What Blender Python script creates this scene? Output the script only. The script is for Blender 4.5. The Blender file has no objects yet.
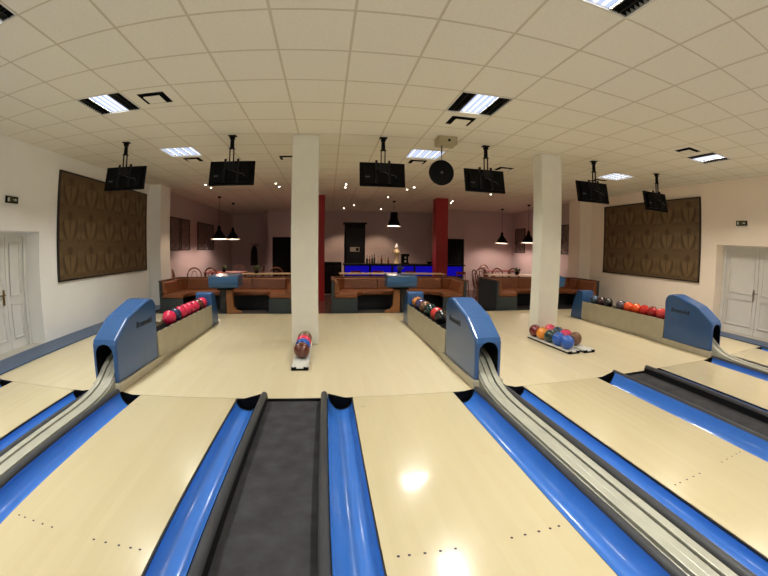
import bpy, bmesh, math, random
from math import sin, cos, pi, radians
from mathutils import Matrix, Vector

random.seed(7)
SC = bpy.context.scene
COL = SC.collection

# ------------------------------------------------------------------ materials
def lin(r, g, b):
    f = lambda c: c / 12.92 if c <= .04045 else ((c + .055) / 1.055) ** 2.4
    return (f(r / 255), f(g / 255), f(b / 255), 1)

def new_mat(name):
    m = bpy.data.materials.new(name)
    m.use_nodes = True
    return m, m.node_tree, m.node_tree.nodes['Principled BSDF']

def mat(name, rgb, rough=.5, metal=0, coat=0, var=.06, scale=6, emit=None, es=0, bump=0, spec=.5):
    m, nt, b = new_mat(name)
    c = lin(*rgb)
    b.inputs['Roughness'].default_value = rough
    b.inputs['Metallic'].default_value = metal
    b.inputs['Coat Weight'].default_value = coat
    b.inputs['Coat Roughness'].default_value = .08
    b.inputs['Specular IOR Level'].default_value = spec
    tc = nt.nodes.new('ShaderNodeTexCoord')
    nz = nt.nodes.new('ShaderNodeTexNoise')
    nz.inputs['Scale'].default_value = scale
    nz.inputs['Detail'].default_value = 4
    nt.links.new(tc.outputs['Object'], nz.inputs['Vector'])
    cr = nt.nodes.new('ShaderNodeValToRGB')
    cr.color_ramp.elements[0].position = .3
    cr.color_ramp.elements[1].position = .7
    cr.color_ramp.elements[0].color = [x * (1 - var) for x in c[:3]] + [1]
    cr.color_ramp.elements[1].color = [min(1, x * (1 + var)) for x in c[:3]] + [1]
    nt.links.new(nz.outputs['Fac'], cr.inputs['Fac'])
    nt.links.new(cr.outputs['Color'], b.inputs['Base Color'])
    if bump:
        bp = nt.nodes.new('ShaderNodeBump')
        bp.inputs['Strength'].default_value = bump
        bp.inputs['Distance'].default_value = .01
        nt.links.new(nz.outputs['Fac'], bp.inputs['Height'])
        nt.links.new(bp.outputs['Normal'], b.inputs['Normal'])
    if emit:
        b.inputs['Emission Color'].default_value = lin(*emit)
        b.inputs['Emission Strength'].default_value = es
    return m

def wood_mat(name, a, bcol, row, length, rough, coat, along='Y', streak=.5):
    """strips of wood laid side by side, slightly different from each other"""
    m, nt, b = new_mat(name)
    N, L = nt.nodes.new, nt.links.new
    tc = N('ShaderNodeTexCoord')
    sx = N('ShaderNodeSeparateXYZ'); L(tc.outputs['Object'], sx.inputs[0])
    cb = N('ShaderNodeCombineXYZ')
    if along == 'Y':
        L(sx.outputs[1], cb.inputs[0]); L(sx.outputs[0], cb.inputs[1])
    else:
        L(sx.outputs[0], cb.inputs[0]); L(sx.outputs[1], cb.inputs[1])
    br = N('ShaderNodeTexBrick')
    br.offset = .37; br.offset_frequency = 2
    br.inputs['Color1'].default_value = lin(*a)
    br.inputs['Color2'].default_value = lin(*bcol)
    br.inputs['Mortar'].default_value = lin(*[x * .985 for x in a])
    br.inputs['Scale'].default_value = 1
    br.inputs['Mortar Size'].default_value = .0006
    br.inputs['Brick Width'].default_value = length
    br.inputs['Row Height'].default_value = row
    L(cb.outputs[0], br.inputs['Vector'])
    mp = N('ShaderNodeMapping'); mp.inputs['Scale'].default_value = (.9, 9, 1)
    L(cb.outputs[0], mp.inputs['Vector'])
    nz = N('ShaderNodeTexNoise'); nz.inputs['Scale'].default_value = 1.3; nz.inputs['Detail'].default_value = 5
    L(mp.outputs[0], nz.inputs['Vector'])
    mx = N('ShaderNodeMix'); mx.data_type = 'RGBA'; mx.blend_type = 'MULTIPLY'
    mx.inputs['Factor'].default_value = streak
    cr = N('ShaderNodeValToRGB')
    cr.color_ramp.elements[0].position = .3; cr.color_ramp.elements[0].color = (.86, .82, .74, 1)
    cr.color_ramp.elements[1].position = .75; cr.color_ramp.elements[1].color = (1, 1, 1, 1)
    L(nz.outputs['Fac'], cr.inputs['Fac'])
    L(br.outputs['Color'], mx.inputs['A']); L(cr.outputs['Color'], mx.inputs['B'])
    L(mx.outputs['Result'], b.inputs['Base Color'])
    b.inputs['Roughness'].default_value = rough
    b.inputs['Coat Weight'].default_value = coat
    b.inputs['Coat Roughness'].default_value = .07
    return m

def emit_mat(name, rgb, strength):
    m = bpy.data.materials.new(name); m.use_nodes = True
    nt = m.node_tree
    e = nt.nodes.new('ShaderNodeEmission')
    e.inputs['Color'].default_value = lin(*rgb); e.inputs['Strength'].default_value = strength
    nt.links.new(e.outputs[0], nt.nodes['Material Output'].inputs['Surface'])
    return m

M = {}
M['lane'] = wood_mat('lane_maple', (214, 202, 166), (211, 198, 161), .054, 1.4, .2, .45, streak=.22)
M['approach'] = wood_mat('approach_maple', (217, 205, 172), (213, 200, 166), .09, 1.2, .36, .12, streak=.2)
M['lane_side'] = mat('lane_side_black', (22, 21, 22), .5)
M['dot'] = mat('lane_dot', (58, 40, 62), .4)
M['mark'] = mat('lane_mark', (168, 150, 118), .4)
M['back_floor'] = mat('back_floor_tile', (92, 66, 62), .22, coat=.3)
M['kerb'] = mat('kerb_blue_grey', (72, 92, 122), .45)
M['gutter'] = mat('gutter_blue', (62, 122, 208), .25, coat=.4, var=.04)
M['black'] = mat('black_plastic', (10, 10, 11), .55, spec=.12)
M['cap'] = mat('cap_grey', (76, 78, 82), .42)
M['cap_dark'] = mat('cap_dark', (26, 26, 28), .5, spec=.2)
M['carpet'] = mat('carpet_charcoal', (66, 66, 69), .95, var=.22, scale=7, bump=.3, spec=.1)
M['track'] = mat('track_metal', (182, 182, 168), .36, metal=.15)
M['hood'] = mat('hood_blue', (46, 90, 146), .28, coat=.4, var=.04)
M['hood_side'] = mat('hood_side_blue', (60, 88, 124), .42, var=.05)
M['plinth'] = mat('plinth_beige', (190, 182, 160), .45)
M['rack'] = mat('rack_beige', (184, 178, 158), .45)
M['wall'] = mat('wall_white', (248, 248, 246), .8, var=.02, scale=1.5)
M['wall_warm'] = mat('wall_cream', (250, 237, 222), .8, var=.02, scale=1.5)
M['wall_mauve'] = mat('wall_mauve', (200, 182, 182), .85, var=.03, scale=1.2)
M['door'] = mat('door_white', (226, 226, 224), .5, var=.02)
M['reveal'] = mat('reveal_grey', (196, 192, 182), .7, var=.02)
M['tile'] = mat('ceiling_tile', (236, 231, 216), .9, var=.03, scale=40)
M['grid'] = mat('ceiling_grid', (208, 199, 176), .6, var=.02)
M['pillar'] = mat('pillar_white', (232, 230, 218), .7, var=.02)
M['red'] = mat('pillar_red', (150, 14, 18), .55, var=.05)
M['damask'] = mat('damask_brown', (100, 80, 53), .6, var=.25, scale=60)
M['damask_light'] = mat('damask_tan', (114, 92, 61), .5, var=.25, scale=60)
M['damask_dark'] = mat('damask_dark', (78, 60, 39), .65, var=.2, scale=60)
M['frame_dark'] = mat('frame_dark', (28, 21, 18), .5)
M['picture'] = mat('picture_print', (112, 98, 95), .3, var=.75, scale=9)
M['leather'] = mat('leather_brown', (128, 74, 40), .45, var=.1, scale=5, bump=.15)
M['slate'] = mat('booth_slate', (46, 55, 58), .6, var=.06)
M['slate_dark'] = mat('booth_plinth', (26, 28, 31), .7)
M['trim_wood'] = mat('trim_wood', (98, 62, 38), .5)
M['oak'] = mat('oak_wood', (142, 92, 50), .45, var=.2, scale=12)
M['console'] = mat('console_blue', (46, 92, 136), .3, coat=.3)
M['metal'] = mat('steel', (168, 168, 168), .3, metal=.9)
M['brass'] = mat('handle_brass', (150, 124, 70), .35, metal=.9)
M['lou'] = mat('louvre_metal', (40, 39, 38), .35, metal=.6)
M['lou_bright'] = mat('louvre_silver', (196, 196, 196), .25, metal=.85)
M['white'] = mat('white_metal', (224, 222, 214), .4)
M['tray'] = mat('tray_white', (214, 214, 206), .4)
M['table'] = mat('table_top', (204, 176, 140), .35, coat=.2)
M['chair'] = mat('bentwood', (112, 60, 32), .4, coat=.2)
M['redwood'] = mat('red_wood', (122, 34, 24), .4)
M['motor'] = mat('motor_beige', (176, 164, 132), .6)
M['coat'] = mat('coat_black', (18, 16, 18), .95)
M['tube'] = emit_mat('lamp_panel_light', (206, 220, 255), 1.0)
M['tube2'] = emit_mat('lamp_tube_light', (240, 244, 255), 1.5)
M['spot'] = emit_mat('spot_lamp', (255, 238, 214), 26)
M['bulb'] = emit_mat('bulb_lamp', (255, 226, 208), 640)
M['bar_blue'] = emit_mat('bar_glow', (26, 16, 196), .5)
M['shade_in'] = mat('shade_inner', (236, 228, 214), .6)
M['bottle_g'] = mat('bottle_green', (34, 48, 28), .2, coat=.5)
M['bottle_b'] = mat('bottle_amber', (112, 62, 26), .2, coat=.5)
M['bottle_c'] = mat('bottle_clear', (188, 170, 140), .2, coat=.5)
M['cream'] = mat('cream_ceramic', (212, 190, 146), .4)
M['plant'] = mat('plant_green', (64, 78, 40), .7, var=.3)
M['paper'] = mat('sign_white', (214, 214, 206), .5)
M['sign_green'] = mat('sign_green', (58, 62, 44), .5)
M['letter'] = mat('lettering_dark', (26, 30, 40), .5)

# ------------------------------------------------------------------ mesh builder
class MB:
    def __init__(s):
        s.v, s.f, s.m, s.sm = [], [], [], []
    def add(s, vs, fs, m=0, smooth=False):
        o = len(s.v); s.v += [tuple(v) for v in vs]
        for f in fs:
            s.f.append([i + o for i in f]); s.m.append(m); s.sm.append(smooth)
        return s
    def box(s, x0, x1, y0, y1, z0, z1, m=0):
        vs = [(x, y, z) for z in (z0, z1) for y in (y0, y1) for x in (x0, x1)]
        return s.add(vs, [(0, 2, 3, 1), (4, 5, 7, 6), (0, 1, 5, 4), (2, 6, 7, 3), (0, 4, 6, 2), (1, 3, 7, 5)], m)
    def prism(s, poly, axis, a, b, m=0, mside=None, smooth=False):
        """poly of 2D points swept along axis; for X: poly=(y,z), Y: (x,z), Z: (x,y)"""
        n = len(poly)
        def P(p, t):
            return {'X': (t, p[0], p[1]), 'Y': (p[0], t, p[1]), 'Z': (p[0], p[1], t)}[axis]
        vs = [P(p, a) for p in poly] + [P(p, b) for p in poly]
        s.add(vs, [list(range(n))[::-1], list(range(n, 2 * n))], m if mside is None else mside)
        return s.add(vs, [(i, (i + 1) % n, n + (i + 1) % n, n + i) for i in range(n)], m, smooth)
    def strip(s, poly, axis, a, b, m=0, smooth=True, close=False):
        n = len(poly)
        def P(p, t):
            return {'X': (t, p[0], p[1]), 'Y': (p[0], t, p[1]), 'Z': (p[0], p[1], t)}[axis]
        vs = [P(p, a) for p in poly] + [P(p, b) for p in poly]
        return s.add(vs, [(i, i + 1, n + i + 1, n + i) for i in range(n - 1)], m, smooth)
    def lathe(s, prof, c=(0, 0, 0), n=20, m=0, smooth=True, cap=True):
        vs = []
        for r, z in prof:
            for k in range(n):
                a = 2 * pi * k / n
                vs.append((c[0] + r * cos(a), c[1] + r * sin(a), c[2] + z))
        fs = []
        for j in range(len(prof) - 1):
            for k in range(n):
                fs.append((j * n + k, j * n + (k + 1) % n, (j + 1) * n + (k + 1) % n, (j + 1) * n + k))
        s.add(vs, fs, m, smooth)
        if cap:
            if prof[0][0] > 1e-4: s.add(vs[:n], [list(range(n))[::-1]], m)
            if prof[-1][0] > 1e-4: s.add(vs[-n:], [list(range(n))], m)
        return s
    def tube(s, pts, r, n=8, m=0, smooth=True):
        pts = [Vector(p) for p in pts]
        rs = r if isinstance(r, (list, tuple)) else [r] * len(pts)
        vs = []
        for i, p in enumerate(pts):
            d = (pts[min(i + 1, len(pts) - 1)] - pts[max(i - 1, 0)]).normalized()
            up = Vector((0, 0, 1)) if abs(d.z) < .9 else Vector((1, 0, 0))
            u = d.cross(up).normalized(); w = u.cross(d)
            for k in range(n):
                a = 2 * pi * k / n
                vs.append(p + (u * cos(a) + w * sin(a)) * rs[i])
        fs = [(j * n + k, j * n + (k + 1) % n, (j + 1) * n + (k + 1) % n, (j + 1) * n + k) for j in range(len(pts) - 1) for k in range(n)]
        s.add(vs, fs, m, smooth)
        s.add(vs[:n], [list(range(n))[::-1]], m); s.add(vs[-n:], [list(range(n))], m)
        return s
    def sphere(s, c, r, n=24, k=14, m=0):
        prof = [(r * sin(pi * j / k), -r * cos(pi * j / k)) for j in range(k + 1)]
        prof[0] = (1e-5, -r); prof[-1] = (1e-5, r)
        return s.lathe(prof, c, n, m, True, False)
    def build(s, name, mats, parent=None, loc=None, bevel=0, seg=2):
        me = bpy.data.meshes.new(name)
        me.from_pydata(s.v, [], s.f)
        for x in (mats if isinstance(mats, (list, tuple)) else [mats]):
            me.materials.append(M[x] if isinstance(x, str) else x)
        me.polygons.foreach_set('material_index', s.m)
        me.polygons.foreach_set('use_smooth', s.sm)
        bm = bmesh.new(); bm.from_mesh(me)
        bmesh.ops.remove_doubles(bm, verts=bm.verts, dist=1e-5)
        if len(bm.faces): bmesh.ops.recalc_face_normals(bm, faces=bm.faces)
        bm.to_mesh(me); bm.free()
        o = bpy.data.objects.new(name, me); COL.objects.link(o)
        if parent: o.parent = parent
        if loc: o.location = loc
        if bevel:
            bv = o.modifiers.new('bevel', 'BEVEL'); bv.width = bevel; bv.segments = seg; bv.limit_method = 'ANGLE'; bv.angle_limit = radians(40)
        return o

def tag(o, label=None, cat=None, group=None, kind=None):
    if label: o['label'] = label
    if cat: o['category'] = cat
    if group: o['group'] = group
    if kind: o['kind'] = kind
    return o

def empty(name, loc, label, cat, group=None, rz=0):
    o = bpy.data.objects.new(name, None); COL.objects.link(o)
    o.location = loc; o.rotation_euler = (0, 0, rz); o.empty_display_size = .2
    return tag(o, label, cat, group)

def dup(root, loc, label, rz=None):
    def rec(o, par):
        c = o.copy(); COL.objects.link(c)
        if par: c.parent = par
        for ch in o.children: rec(ch, c)
        return c
    r = rec(root, None); r.location = loc
    if rz is not None: r.rotation_euler = (0, 0, rz)
    r['label'] = label
    return r

def struct(o, label, cat=None):
    return tag(o, label, cat or 'structure', kind='structure')

# ------------------------------------------------------------------ dimensions (metres)
YF = 3.544            # foul line
YE = 8.53             # end of the wooden approach
YB = -4.5             # lanes run on behind the camera
H = 3.22              # ceiling
XL, XR = -4.84, 8.0   # side walls
ZB = -.2              # lower floor of the seating area
W = 1.0668
XA, XBB, XC, XD, XZ, XE = -2.0008, .2148, 2.0995, 4.3133, -3.9172, 6.198
GX, GY, T = -.4825, 2.499, .625   # ceiling grid
YW_BAR, YW_R, YW_L = 17.0, 15.15, 18.6

# ------------------------------------------------------------------ setting
o = MB().box(XL, XR, YF, YE, -.3, 0).build('floor', 'approach')
struct(o, 'light maple approach floor between foul line and the booths', 'floor')
o = MB().box(XL - .5, XR + .5, YE, 19, -.35, ZB).build('floor_back', 'back_floor')
struct(o, 'dark reddish floor of the seating area by the bar', 'floor')
for i, (a, b) in enumerate([(-4.15, -.74), (.04, 3.36), (4.1, 7.5)]):
    o = MB().box(a, b, YE, 9.85, ZB + .001, -.001).build('trim_%d' % (i + 1), 'slate_dark')
    struct(o, ['low dark plinth below the left booth', 'low dark plinth below the middle booth', 'low dark plinth below the right booth'][i], 'plinth')
o = MB().box(XL - .5, XR + .5, YB, YF - .002, -.35, -.2).build('floor_base', 'black')
struct(o, 'dark sub floor below the lanes', 'floor')

def wall_x(name, x0, x1, ya, yb, hole, m, label):
    y0, y1, zt = hole
    mb = MB().box(x0, x1, ya, y0, -.35, H).box(x0, x1, y1, yb, -.35, H).box(x0, x1, y0, y1, zt, H)
    return struct(mb.build(name, m), label, 'wall')
DL0, DL1, DR0, DR1, DZ = 3.95, 5.37, 3.6, 5.18, 1.845
wall_x('wall_left', XL - .48, XL, YB, 10.35, (DL0, DL1, DZ), 'wall', 'white left wall beside the lanes with a door recess')
wall_x('wall_right', XR, XR + .48, YB, 10.35, (DR0, DR1, DZ), 'wall_warm', 'cream right wall beside the lanes with a door recess')
struct(MB().box(XL - .48, XL, 10.35, 19, -.35, H).build('wall_left_back', 'wall_mauve'), 'mauve side wall of the seating area behind the left booth', 'wall')
struct(MB().box(XR, XR + .48, 10.35, 19, -.35, H).build('wall_right_back', 'wall_mauve'), 'mauve side wall of the seating area behind the right booth', 'wall')
struct(MB().box(XL - .02, XL + .34, 9.72, 10.35, -.35, H).build('pillar', 'wall'), 'white wall pilaster between the left patterned panel and the left booth', 'pilaster')
struct(MB().box(XR - .45, XR + .02, 9.78, 10.35, -.35, H).build('pillar', 'wall_warm'), 'cream wall pilaster between the right patterned panel and the right booth', 'pilaster')
# back walls with dark doorways
def wall_y(name, x0, x1, y, holes, m, label):
    mb = MB(); x = x0
    for a, b, zt in holes:
        mb.box(x, a, y, y + .2, -.35, H); mb.box(a, b, y, y + .2, zt, H); x = b
    mb.box(x, x1, y, y + .2, -.35, H)
    return struct(mb.build(name, m), label, 'wall')
wall_y('wall_back', -2.75, 4.75, YW_BAR, [(-2.56, -1.66, 2.02)], 'wall_mauve', 'mauve wall behind the bar')
wall_y('wall_back_right', 4.75, XR, YW_R, [(4.95, 5.71, 1.985)], 'wall_mauve', 'mauve back wall behind the right hand tables')
struct(MB().box(4.75, 4.95, YW_R + .2, YW_BAR, -.35, H).build('wall_return', 'wall_mauve'), 'short wall return beside the right end of the bar', 'wall')
wall_y('wall_back_left', XL, -2.75, YW_L, [], 'wall_mauve', 'mauve back wall behind the coat stand')
struct(MB().box(-2.75, -2.6, YW_BAR + .2, YW_L + .2, -.35, H).build('wall_return', 'wall_mauve'), 'short wall return beside the coat stand', 'wall')
struct(MB().box(XL - .5, XR + .5, YB - .2, YB, -.35, H).build('wall_front', 'wall'), 'wall at the far lane end behind the viewer', 'wall')
struct(MB().box(-2.56, -1.66, YW_BAR + .1, YW_BAR + .16, ZB, 2.02).build('door_3', 'black'), 'black door in the wall left of the bar', 'door')
struct(MB().box(4.95, 5.71, YW_R + .1, YW_R + .16, ZB, 1.985).build('door_4', 'black'), 'black door in the back wall right of the red pillar', 'door')

# door recesses and their white panelled double doors
def recess_door(n, x, sgn, y0, y1, seam, label):
    # x = wall face, recess goes away from the room (sgn = -1 left, +1 right)
    def X(d): return x + sgn * d
    def bx(mb, d0, d1, a, b, z0, z1, m=0):
        return mb.box(min(X(d0), X(d1)), max(X(d0), X(d1)), a, b, z0, z1, m)
    d = MB(); bx(d, .36, .40, y0 + .06, seam - .004, 0, DZ - .06); bx(d, .36, .40, seam + .004, y1 - .08, 0, DZ - .06)
    for a, b in ((y0 + .14, seam - .1), (seam + .1, y1 - .16)):
        for z0, z1 in ((.16, .72), (.84, 1.68)):
            if b - a < .08: continue
            for q in ((a, a + .025, z0, z1), (b - .025, b, z0, z1), (a, b, z0, z0 + .025), (a, b, z1 - .025, z1)):
                bx(d, .345, .36, *q)
    do = struct(d.build('door_%d' % n, 'door', bevel=.004), label, 'door')
    f = MB(); bx(f, .33, .419, y0 + .001, y0 + .06, .001, DZ - .001); bx(f, .33, .419, y1 - .08, y1 - .001, .001, DZ - .001); bx(f, .33, .419, y0 + .0601, y1 - .0801, DZ - .06, DZ - .001)
    f.build('door_frame', 'door', do)
    h = MB(); hy = seam - .09 if sgn < 0 else seam + .09
    bx(h, .335, .347, hy - .022, hy + .022, .72, .96)
    bx(h, .29, .305, hy - .13, hy + .01, .87, .89); bx(h, .29, .35, hy - .008, hy + .01, .87, .89)
    tag(h.build('door_handle', 'brass' if sgn < 0 else 'metal', do), 'metal lever handle on a long plate')
    r = MB(); bx(r, .42, .479, y0 + .001, y1 - .001, .001, DZ - .001)
    bx(r, .002, .48, y0, y1, -.2, 0.0)
    r.build('door_sill', 'reveal', do)
recess_door(1, XL, -1, DL0, DL1, 4.84, 'white panelled double door in the recess of the left wall')
recess_door(2, XR, 1, DR0, DR1, 4.2, 'white panelled double door in the recess of the right wall')

# blue-grey ledges along the side walls
struct(MB().box(XL, -4.3, YF - .002, 9.72, .001, .022).box(XL, -4.17, YB, YF - .004, -.2, .022).build('baseboard_left', 'kerb', bevel=.005), 'blue grey ledge along the foot of the left wall', 'ledge')
struct(MB().box(7.52, XR, YF - .002, 9.78, .001, .022).box(7.52, XR, YB, YF - .004, -.2, .022).build('baseboard_right', 'kerb', bevel=.005), 'blue grey ledge along the foot of the right wall', 'ledge')

# ceiling of square tiles, with the cells left out where fixtures and vents sit
LIT = [(u, v) for u in (-4, 3, 10) for v in (-10, -6, -2, 2, 6)]
VENT = [(-3, 2), (3, 3), (9, 2), (-1, 7), (3, 7), (10, 7), (6, 7), (-4, 7)]
skip = set(LIT) | set(VENT)
mb = MB()
u0, u1, v0, v1 = -8, 14, -12, 26
for u in range(u0, u1):
    for v in range(v0, v1):
        if (u, v) in skip: continue
        x, y = GX + u * T, GY + v * T
        mb.add([(x, y, H + .0015), (x + T, y, H + .0015), (x + T, y + T, H + .0015), (x, y + T, H + .0015)], [(0, 1, 2, 3)], 0)
for u in range(u0, u1 + 1):
    x = GX + u * T; mb.box(x - .011, x + .011, GY + v0 * T, GY + v1 * T, H, H + .02, 1)
for v in range(v0, v1 + 1):
    y = GY + v * T; mb.box(GX + u0 * T, GX + u1 * T, y - .011, y + .011, H + .0005, H + .02, 1)
struct(mb.build('ceiling', ['tile', 'grid']), 'suspended ceiling of square beige tiles', 'ceiling')
struct(MB().box(XL - .6, XR + .6, YB - .3, 19.2, H + .25, H + .35).build('roof_slab', 'white'), 'slab above the suspended ceiling', 'ceiling')

# pillars
struct(MB().box(-.57, -.17, 5.67, 6.07, 0, H).build('pillar', 'pillar', bevel=.012), 'white square pillar standing on the approach behind the single ball tray', 'pillar')
struct(MB().box(3.59, 4.005, 5.72, 6.02, 0, H).build('pillar', 'pillar', bevel=.012), 'white square pillar standing on the approach behind the double ball tray', 'pillar')
struct(MB().box(-.58, -.14, 12.1, 12.54, ZB, H).build('pillar', 'red'), 'dark red pillar half hidden behind the nearer white pillar', 'pillar')
struct(MB().box(3.52, 3.93, 12.0, 12.42, ZB, H).build('pillar', 'red'), 'dark red pillar standing in front of the bar', 'pillar')

struct(MB().box(XL, XR, YF - .0045, YF - .0005, -.3, -.0015).build('trim_4', 'lane_side'), 'thin black joint along the foul line', 'joint')
# ------------------------------------------------------------------ lanes
def lane(x0, label, marks=True):
    mb = MB()
    mb.box(x0 + .009, x0 + W - .009, YB, YF - .006, -.005, 0, 0)
    mb.box(x0 + .0, x0 + W - .0, YB, YF - .007, -.2, -.0055, 1)
    if marks:
        def disc(cx, cy, r, m):
            n = 12
            mb.add([(cx + r * cos(2 * pi * k / n), cy + r * sin(2 * pi * k / n), .0012) for k in range(n)], [list(range(n))], m)
        for d in (.083, .138, .217, .297, .376, .690, .770, .855, .928, .985):
            disc(x0 + d, 1.41, .0085, 2)
        mb.add([(x0 + .07, 3.28, .0012), (x0 + .115, 3.28, .0012), (x0 + .115, 3.31, .0012), (x0 + .07, 3.31, .0012)], [(0, 1, 2, 3)], 3)
    return tag(mb.build('bowling_lane', ['lane', 'lane_side', 'dot', 'mark']), label, 'lane', 'bowling lanes')
lane(XZ, 'leftmost maple bowling lane, beside the blue grey ledge of the left wall')
lane(XA, 'maple bowling lane directly left of the wide carpet strip before the single ball tray')
lane(XBB, 'maple bowling lane directly right of the carpet strip, with two bright light reflections')
lane(XC, 'maple bowling lane right of the middle ball return track')
lane(XD, 'maple bowling lane right of the second carpet strip, left of the right ball return')
lane(XE, 'rightmost maple bowling lane, by the ledge of the right wall')

def gutter(x0, x1, label, lip=0, lz=.05):
    w = x1 - x0; c = (x0 + x1) / 2; n = 16
    arc = [(c + w / 2 * cos(pi + pi * k / n), -.02 + .095 * sin(pi + pi * k / n)) for k in range(n + 1)]
    if lip: arc = [(x, z + (max(0, (x - c) / (w / 2) * lip)) ** 2 * (lz + .02)) for x, z in arc]
    outer = [(x1, -.16), (x0, -.16)]
    mb = MB(); mb.strip(arc, 'Y', YB, YF - .05, 0)
    mb.strip(arc, 'Y', YF - .05, YF - .006, 1)  # last stretch black: shade at the trough end put into the colour
    mb.strip([(x1, arc[-1][1])] + outer + [(x0, arc[0][1])], 'Y', YB, YF - .006, 1, smooth=False)
    mb.add([(p[0], YF - .0065, p[1]) for p in arc], [list(range(len(arc)))], 1)
    return tag(mb.build('gutter', ['gutter', 'black']), label, 'gutter', 'lane gutters')
def cap(xc, w, zt, zb, mname, label, y1=YF + .006):
    n = 10; r = w / 2
    k_ = min(r, .035)
    poly = [(xc - r, zb)] + [(xc + r * cos(pi - pi * k / n), zt - k_ + k_ * sin(pi - pi * k / n)) for k in range(n + 1)] + [(xc + r, zb)]
    mb = MB().prism(poly, 'Y', YB, y1, 0, 1, smooth=True)
    for q in (-1, 1): mb.box(xc + q * r - (.0015 if q < 0 else 0), xc + q * r + (.0015 if q > 0 else 0), YB, y1 - .004, zb, zt - k_ - .004, 1)  # thin dark skirts: shaded sides of the rail put into the colour
    return tag(mb.build('division_rail', [mname, 'cap_dark']), label, 'rail', 'rails between the gutters')

gutter(-4.165, XZ, 'blue gutter on the left edge of the leftmost lane')
for i, (xl, xr, cx, nm) in enumerate([(XZ + W, XA, -2.425, 'left'), (XBB + W, XC, 1.69, 'middle'), (XD + W, XE, 5.79, 'right')]):
    gutter(xl, xl + .217, 'blue gutter running along the left side of the %s ball return track' % nm, 1, .02)
    gutter(xr - .217, xr, 'blue gutter running along the right side of the %s ball return track' % nm, -1, .03)
    cap(cx - .153, .064, .045, -.16, 'cap', 'dark grey rail along the left side of the %s ball return track' % nm, YF - .008)
    cap(cx + .155, .068, .055, -.16, 'cap', 'dark grey rail along the right side of the %s ball return track' % nm, YF - .008)
for xl, xr, nm in [(XA + W, XBB, 'before the single ball tray'), (XC + W, XD, 'before the double ball tray')]:
    c = (xl + xr) / 2
    gutter(xl, xl + .24, 'blue gutter on the left side of the carpet strip ' + nm, 1)
    gutter(xr - .24, xr, 'blue gutter on the right side of the carpet strip ' + nm, -1)
    cap(xl + .275, .062, .07, -.16, 'cap', 'grey rounded rail at the left edge of the carpet strip ' + nm)
    cap(xr - .275, .062, .07, -.16, 'cap', 'grey rounded rail at the right edge of the carpet strip ' + nm)
    tag(MB().box(xl + .308, xr - .308, YB, YF - .005, -.18, -.03).build('carpet_strip', 'carpet'), 'charcoal carpet walkway strip between two grey rails ' + nm, 'carpet')
gutter(XE + W, XE + W + .24, 'blue gutter on the right edge of the rightmost lane')

# ------------------------------------------------------------------ ball returns
def hood_mesh(parent):
    hw = .155
    prof = [(3.585, .09), (3.615, .50), (3.64, .55), (3.935, .73), (3.98, .75), (4.44, .872), (4.52, .878), (4.62, .855), (4.675, .80), (4.69, .73), (4.64, .085)]
    mb = MB().prism(prof, 'X', -hw, hw, 0, 0)
    o = mb.build('hood_tmp', ['hood', 'black'])
    bv = o.modifiers.new('b', 'BEVEL'); bv.width = .03; bv.segments = 4; bv.limit_method = 'ANGLE'; bv.angle_limit = radians(60)
    n = 14; r = .112
    arch = [(-r, .06)] + [(r * cos(pi - pi * k / n), .395 + r * sin(pi - pi * k / n)) for k in range(n + 1)] + [(r, .06)]
    c = MB().prism(arch, 'Y', 3.2, 4.45, 0, 0).build('cut_tmp', ['black'])  # black passes to the tunnel walls: shade inside the hood as colour
    bo = o.modifiers.new('c', 'BOOLEAN'); bo.object = c; bo.operation = 'DIFFERENCE'; bo.solver = 'EXACT'
    bo.material_mode = 'TRANSFER'
    dg = bpy.context.evaluated_depsgraph_get()
    me = bpy.data.meshes.new_from_object(o.evaluated_get(dg), depsgraph=dg)
    bpy.data.objects.remove(o); bpy.data.objects.remove(c)
    for p in me.polygons:
        nx = abs(p.normal.x)
        p.use_smooth = False
    h = bpy.data.objects.new('hood', me); COL.objects.link(h); h.parent = parent
    for side in (-1, 1):
        cu = bpy.data.curves.new('lettering', 'FONT'); cu.body = 'Brunswick'; cu.size = .1; cu.shear = .25
        cu.extrude = .0015; cu.align_x = 'CENTER'; cu.align_y = 'CENTER'; cu.offset = .0022
        t = bpy.data.objects.new('lettering', cu); COL.objects.link(t)
        cu.materials.append(M['letter'])
        R = Matrix(((0, 0, side), (side, 0, 0), (0, 1, 0))).to_4x4()
        t.matrix_basis = Matrix.Translation((side * (hw + .0015), 4.32, .615)) @ R
        dg = bpy.context.evaluated_depsgraph_get(); tm = bpy.data.meshes.new_from_object(t.evaluated_get(dg), depsgraph=dg)
        mw = t.matrix_basis.copy(); bpy.data.objects.remove(t)
        t = bpy.data.objects.new('lettering', tm); COL.objects.link(t); t.matrix_basis = mw
        t.parent = h
        t['label'] = 'dark lettering on the hood'
    return h

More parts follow.
